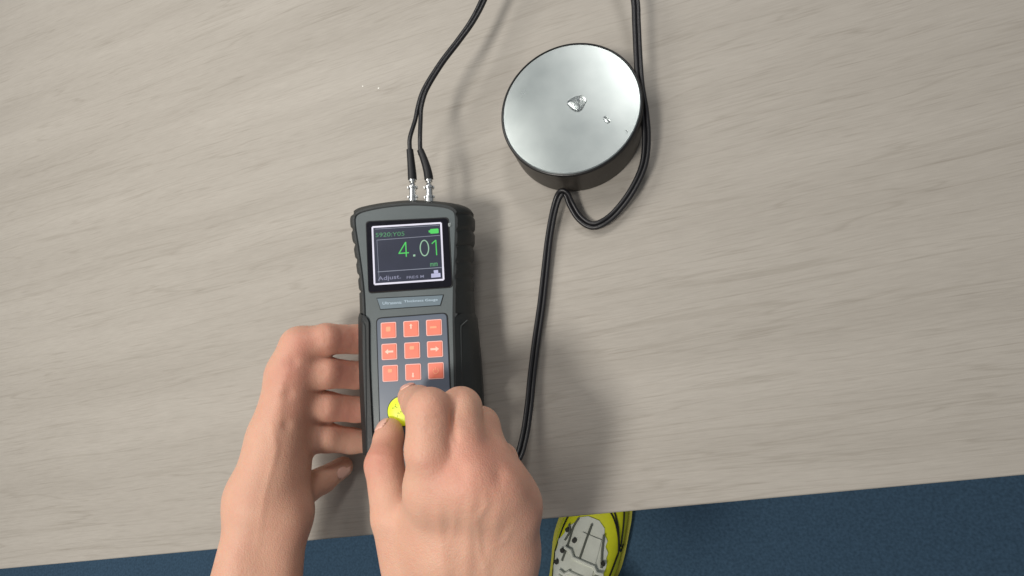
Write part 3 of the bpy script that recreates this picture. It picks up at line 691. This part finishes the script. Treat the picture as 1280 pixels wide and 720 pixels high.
lc = [([(372, 450, 0), (366, 452, 1), (352, 455, 0)], 1.2, 3.5, 400), ([(370, 492, 0), (360, 492, 1), (346, 494, 0)], 1.2, 3.5, 400), ([(368, 532, 0), (358, 532, 1), (348, 532, 0)], 1.0, 3.5, 400),
      ([(366, 440, 0), (352, 480, 1), (340, 540, 0.7), (334, 600, 0)], -0.7, 3, 400), ([(358, 476, 0), (350, 520, 1), (344, 560, 0.6), (340, 610, 0)], -0.7, 3, 400),
      ([(344, 500, 0), (338, 530, 1), (346, 560, 1), (330, 620, 1), (320, 700, 0)], -0.5, 1.6, 400),
      ([(404, 405, 0), (407, 417, 1), (405, 430, 0)], 0.5, 1.2, 400), ([(403, 452, 0), (406, 463, 1), (404, 476, 0)], 0.5, 1.2, 400), ([(403, 500, 0), (406, 512, 1), (404, 524, 0)], 0.5, 1.2, 400)]
V, Q = build_hand([f1, f2, f3, f4, th], lpalm, lweb, lb, lc, 1.4, 12, 8, (1, 1.8, 1.8, 1.8, 1), 0.8)
fl = [((440, 420, 368, 0), 0.6, 14), ((440, 468, 368, 0), 0.6, 12), ((440, 520, 372, 0), 0.6, 12), ((374, 430, 356, 0), 0.45, 9), ((364, 470, 354, 0), 0.45, 9), ((364, 511, 356, 0), 0.45, 9)]
hand_obj('left_hand', V, Q, PD(300, 600, 0.37), 'left hand reaching its fingers under the left side of the gauge to hold it up', fl, [((427, 592, 381, 0), (1, 0.1, 0), (0, 0.3, 1), 6.0, 5.2)])

# ------------------------------------------------------------------ shoe on the floor
M_sy = mat('yellow_shoe_fabric', srgb(232, 234, 30), 0.5, var=0.08, nscale=150, bump=0.4, bscale=1200)
M_sw = mat('white_shoe_mesh', srgb(232, 235, 222), 0.7, var=0.14, nscale=60, bump=0.6, bscale=600)
M_sole = mat('tan_rubber_sole', srgb(176, 172, 60), 0.7)
M_line = mat('black_shoe_piping', srgb(20, 22, 10), 0.6)
M_sock = mat('dark_sock', srgb(30, 32, 38), 0.9)
FZ = -0.47
def PF(px, py, h=0.0): return P(px, py, FZ+h)
toe = PF(759, 600, 0.05); heel = PF(704, 798, 0.05)
toe.z = heel.z = FZ
ax_ = (heel-toe); SL = ax_.length; sc_ = ax_.normalized(); sx_ = Vector((-sc_.y, sc_.x, 0))
if (RW.transposed() @ sx_).x < 0: sx_ = -sx_
SM = Matrix.Translation(toe) @ Matrix((sc_, sx_, Vector((0, 0, 1)))).transposed().to_4x4()
shoe = empty('shoe', SM, 'yellow and white lace-up sneaker with black piping, on the blue carpet under the table edge', 'shoe')
# stations: t, left half width, right half width, height of the upper
st = [(0.0, .006, .006, .030), (.03, .024, .022, .040), (.09, .036, .036, .050), (.18, .043, .043, .057), (.30, .048, .046, .064), (.42, .051, .048, .074), (.52, .050, .048, .086), (.62, .045, .044, .094), (.75, .040, .039, .094), (.88, .037, .037, .094), (.97, .028, .028, .088), (1.0, .010, .010, .080)]
st = catmull(st, 4)
def sec(t, l, r, h, s, z):                             # s in [-1,1] across, returns side offset
    return (l if s < 0 else r)*s
def upper_pt(k, a, off=0.0):
    t, l, r, h = st[k]; s = math.cos(a); hh = math.sin(a)
    y = (r if s > 0 else l)*math.copysign(abs(s)**0.75, s); z = 0.016+(h-0.016)*abs(hh)**0.8
    return Vector((t*SL, y*(1+off*8), z+off))
rings = [[upper_pt(k, math.pi*i/22) for i in range(23)] for k in range(len(st))]
link('upper', loft([r+[Vector((r[0].x, r[-1].y*0.9, 0.012)), Vector((r[0].x, r[0].y*0.9, 0.012))] for r in rings]), M_sy, shoe, smooth=60)
sl = [(t*SL, l, r) for t, l, r, h in st]
out = [(x, r+0.004) for x, l, r in sl]+[(x, -l-0.004) for x, l, r in sl[::-1]]
out = [tuple(p) for p in out][::-1]
link('sole', slab(inset(out[::-1], 0.0), 0.0, 0.020, 0.002), M_sole, shoe, smooth=40)
def patch(k0, k1, a0f, a1f, off, n=14):
    rr = []
    for k in range(k0, k1+1):
        u_ = (k-k0)/(k1-k0); a0, a1 = a0f(u_), a1f(u_)
        rr.append([upper_pt(k, a0+(a1-a0)*i/n, off) for i in range(n+1)])
    me = loft(rr, False, False, closed=False); bm = bmesh.new(); bm.from_mesh(me); bmesh.ops.solidify(bm, geom=bm.faces, thickness=0.0015); bm.to_mesh(me); bm.free(); return me
# white vamp / tongue that starts behind the toe cap
k0 = 14; k1 = 36
vamp = link('white_vamp', patch(k0, k1, lambda u: R(92-34*math.sqrt(min(1, 0.02+u*3.2))-2.5*math.sin(u*60)), lambda u: R(92+52*math.sqrt(min(1, 0.02+u*3))+3*math.sin(u*45)), 0.0022), M_sw, shoe, smooth=60)
tongue = link('tongue', patch(k0+3, k1, lambda u: R(78), lambda u: R(100), 0.0048, 6), M_sw, shoe, smooth=60)
for j in range(5):                                     # laces across the tongue
    k = 22+j*3
    pth = [upper_pt(min(k+int(round((i-5)/5*(1 if j % 2 else -1))), len(st)-1), R(62+i*5.8), 0.0062) for i in range(11)]
    link('lace', tube(pth, 0.0026, 8), M_sw, tongue)
def line_on(pts, r=0.0013):
    return tube(catmull([upper_pt(k, R(a), 0.0012) for k, a in pts], 5), r, 8)
for pts in ([(12, 122), (11, 100), (11, 82), (13, 62), (16, 42), (19, 30)], [(9, 88), (11, 68), (14, 50), (17, 36), (19, 20), (18, 8)], [(5, 42), (9, 38), (13, 33), (18, 24)],
            [(12, 124), (14, 138), (18, 146), (24, 150)], [(16, 150), (15, 140), (12, 130)], [(19, 30), (23, 40), (28, 44), (34, 46)], [(24, 150), (30, 146), (36, 140)]):
    link('piping', line_on(pts), M_line, shoe)
M_fold = mat('grey_fold_line', srgb(104, 108, 98), 0.8)
for k_, a_ in ((18, 128), (21, 66), (22, 124), (25, 132), (19, 108)):
    link('eyelet', tube([upper_pt(k_, R(a_), 0.002), upper_pt(k_, R(a_), 0.0062)], 0.0034, 12), M_line, vamp)
for pts in ([(15, 92), (18, 93), (22, 94)], [(15, 114), (17, 118), (20, 117), (24, 120)], [(16, 76), (19, 72), (22, 66)], [(17, 130), (18, 122), (20, 126)]):
    link('fold_seam', tube(catmull([upper_pt(k, R(a), 0.0050 if 74 < a < 104 else 0.0034) for k, a in pts], 5), 0.0016, 8), M_fold, vamp)
pth = [Vector((SL*0.80, 0, 0.07)), Vector((SL*0.80, 0, 0.12)), Vector((SL*0.79, 0, 0.17)), Vector((SL*0.78, 0, 0.21))]
link('sock', tube(pth, [0.034, 0.034, 0.036, 0.04], 24), M_sock, shoe)
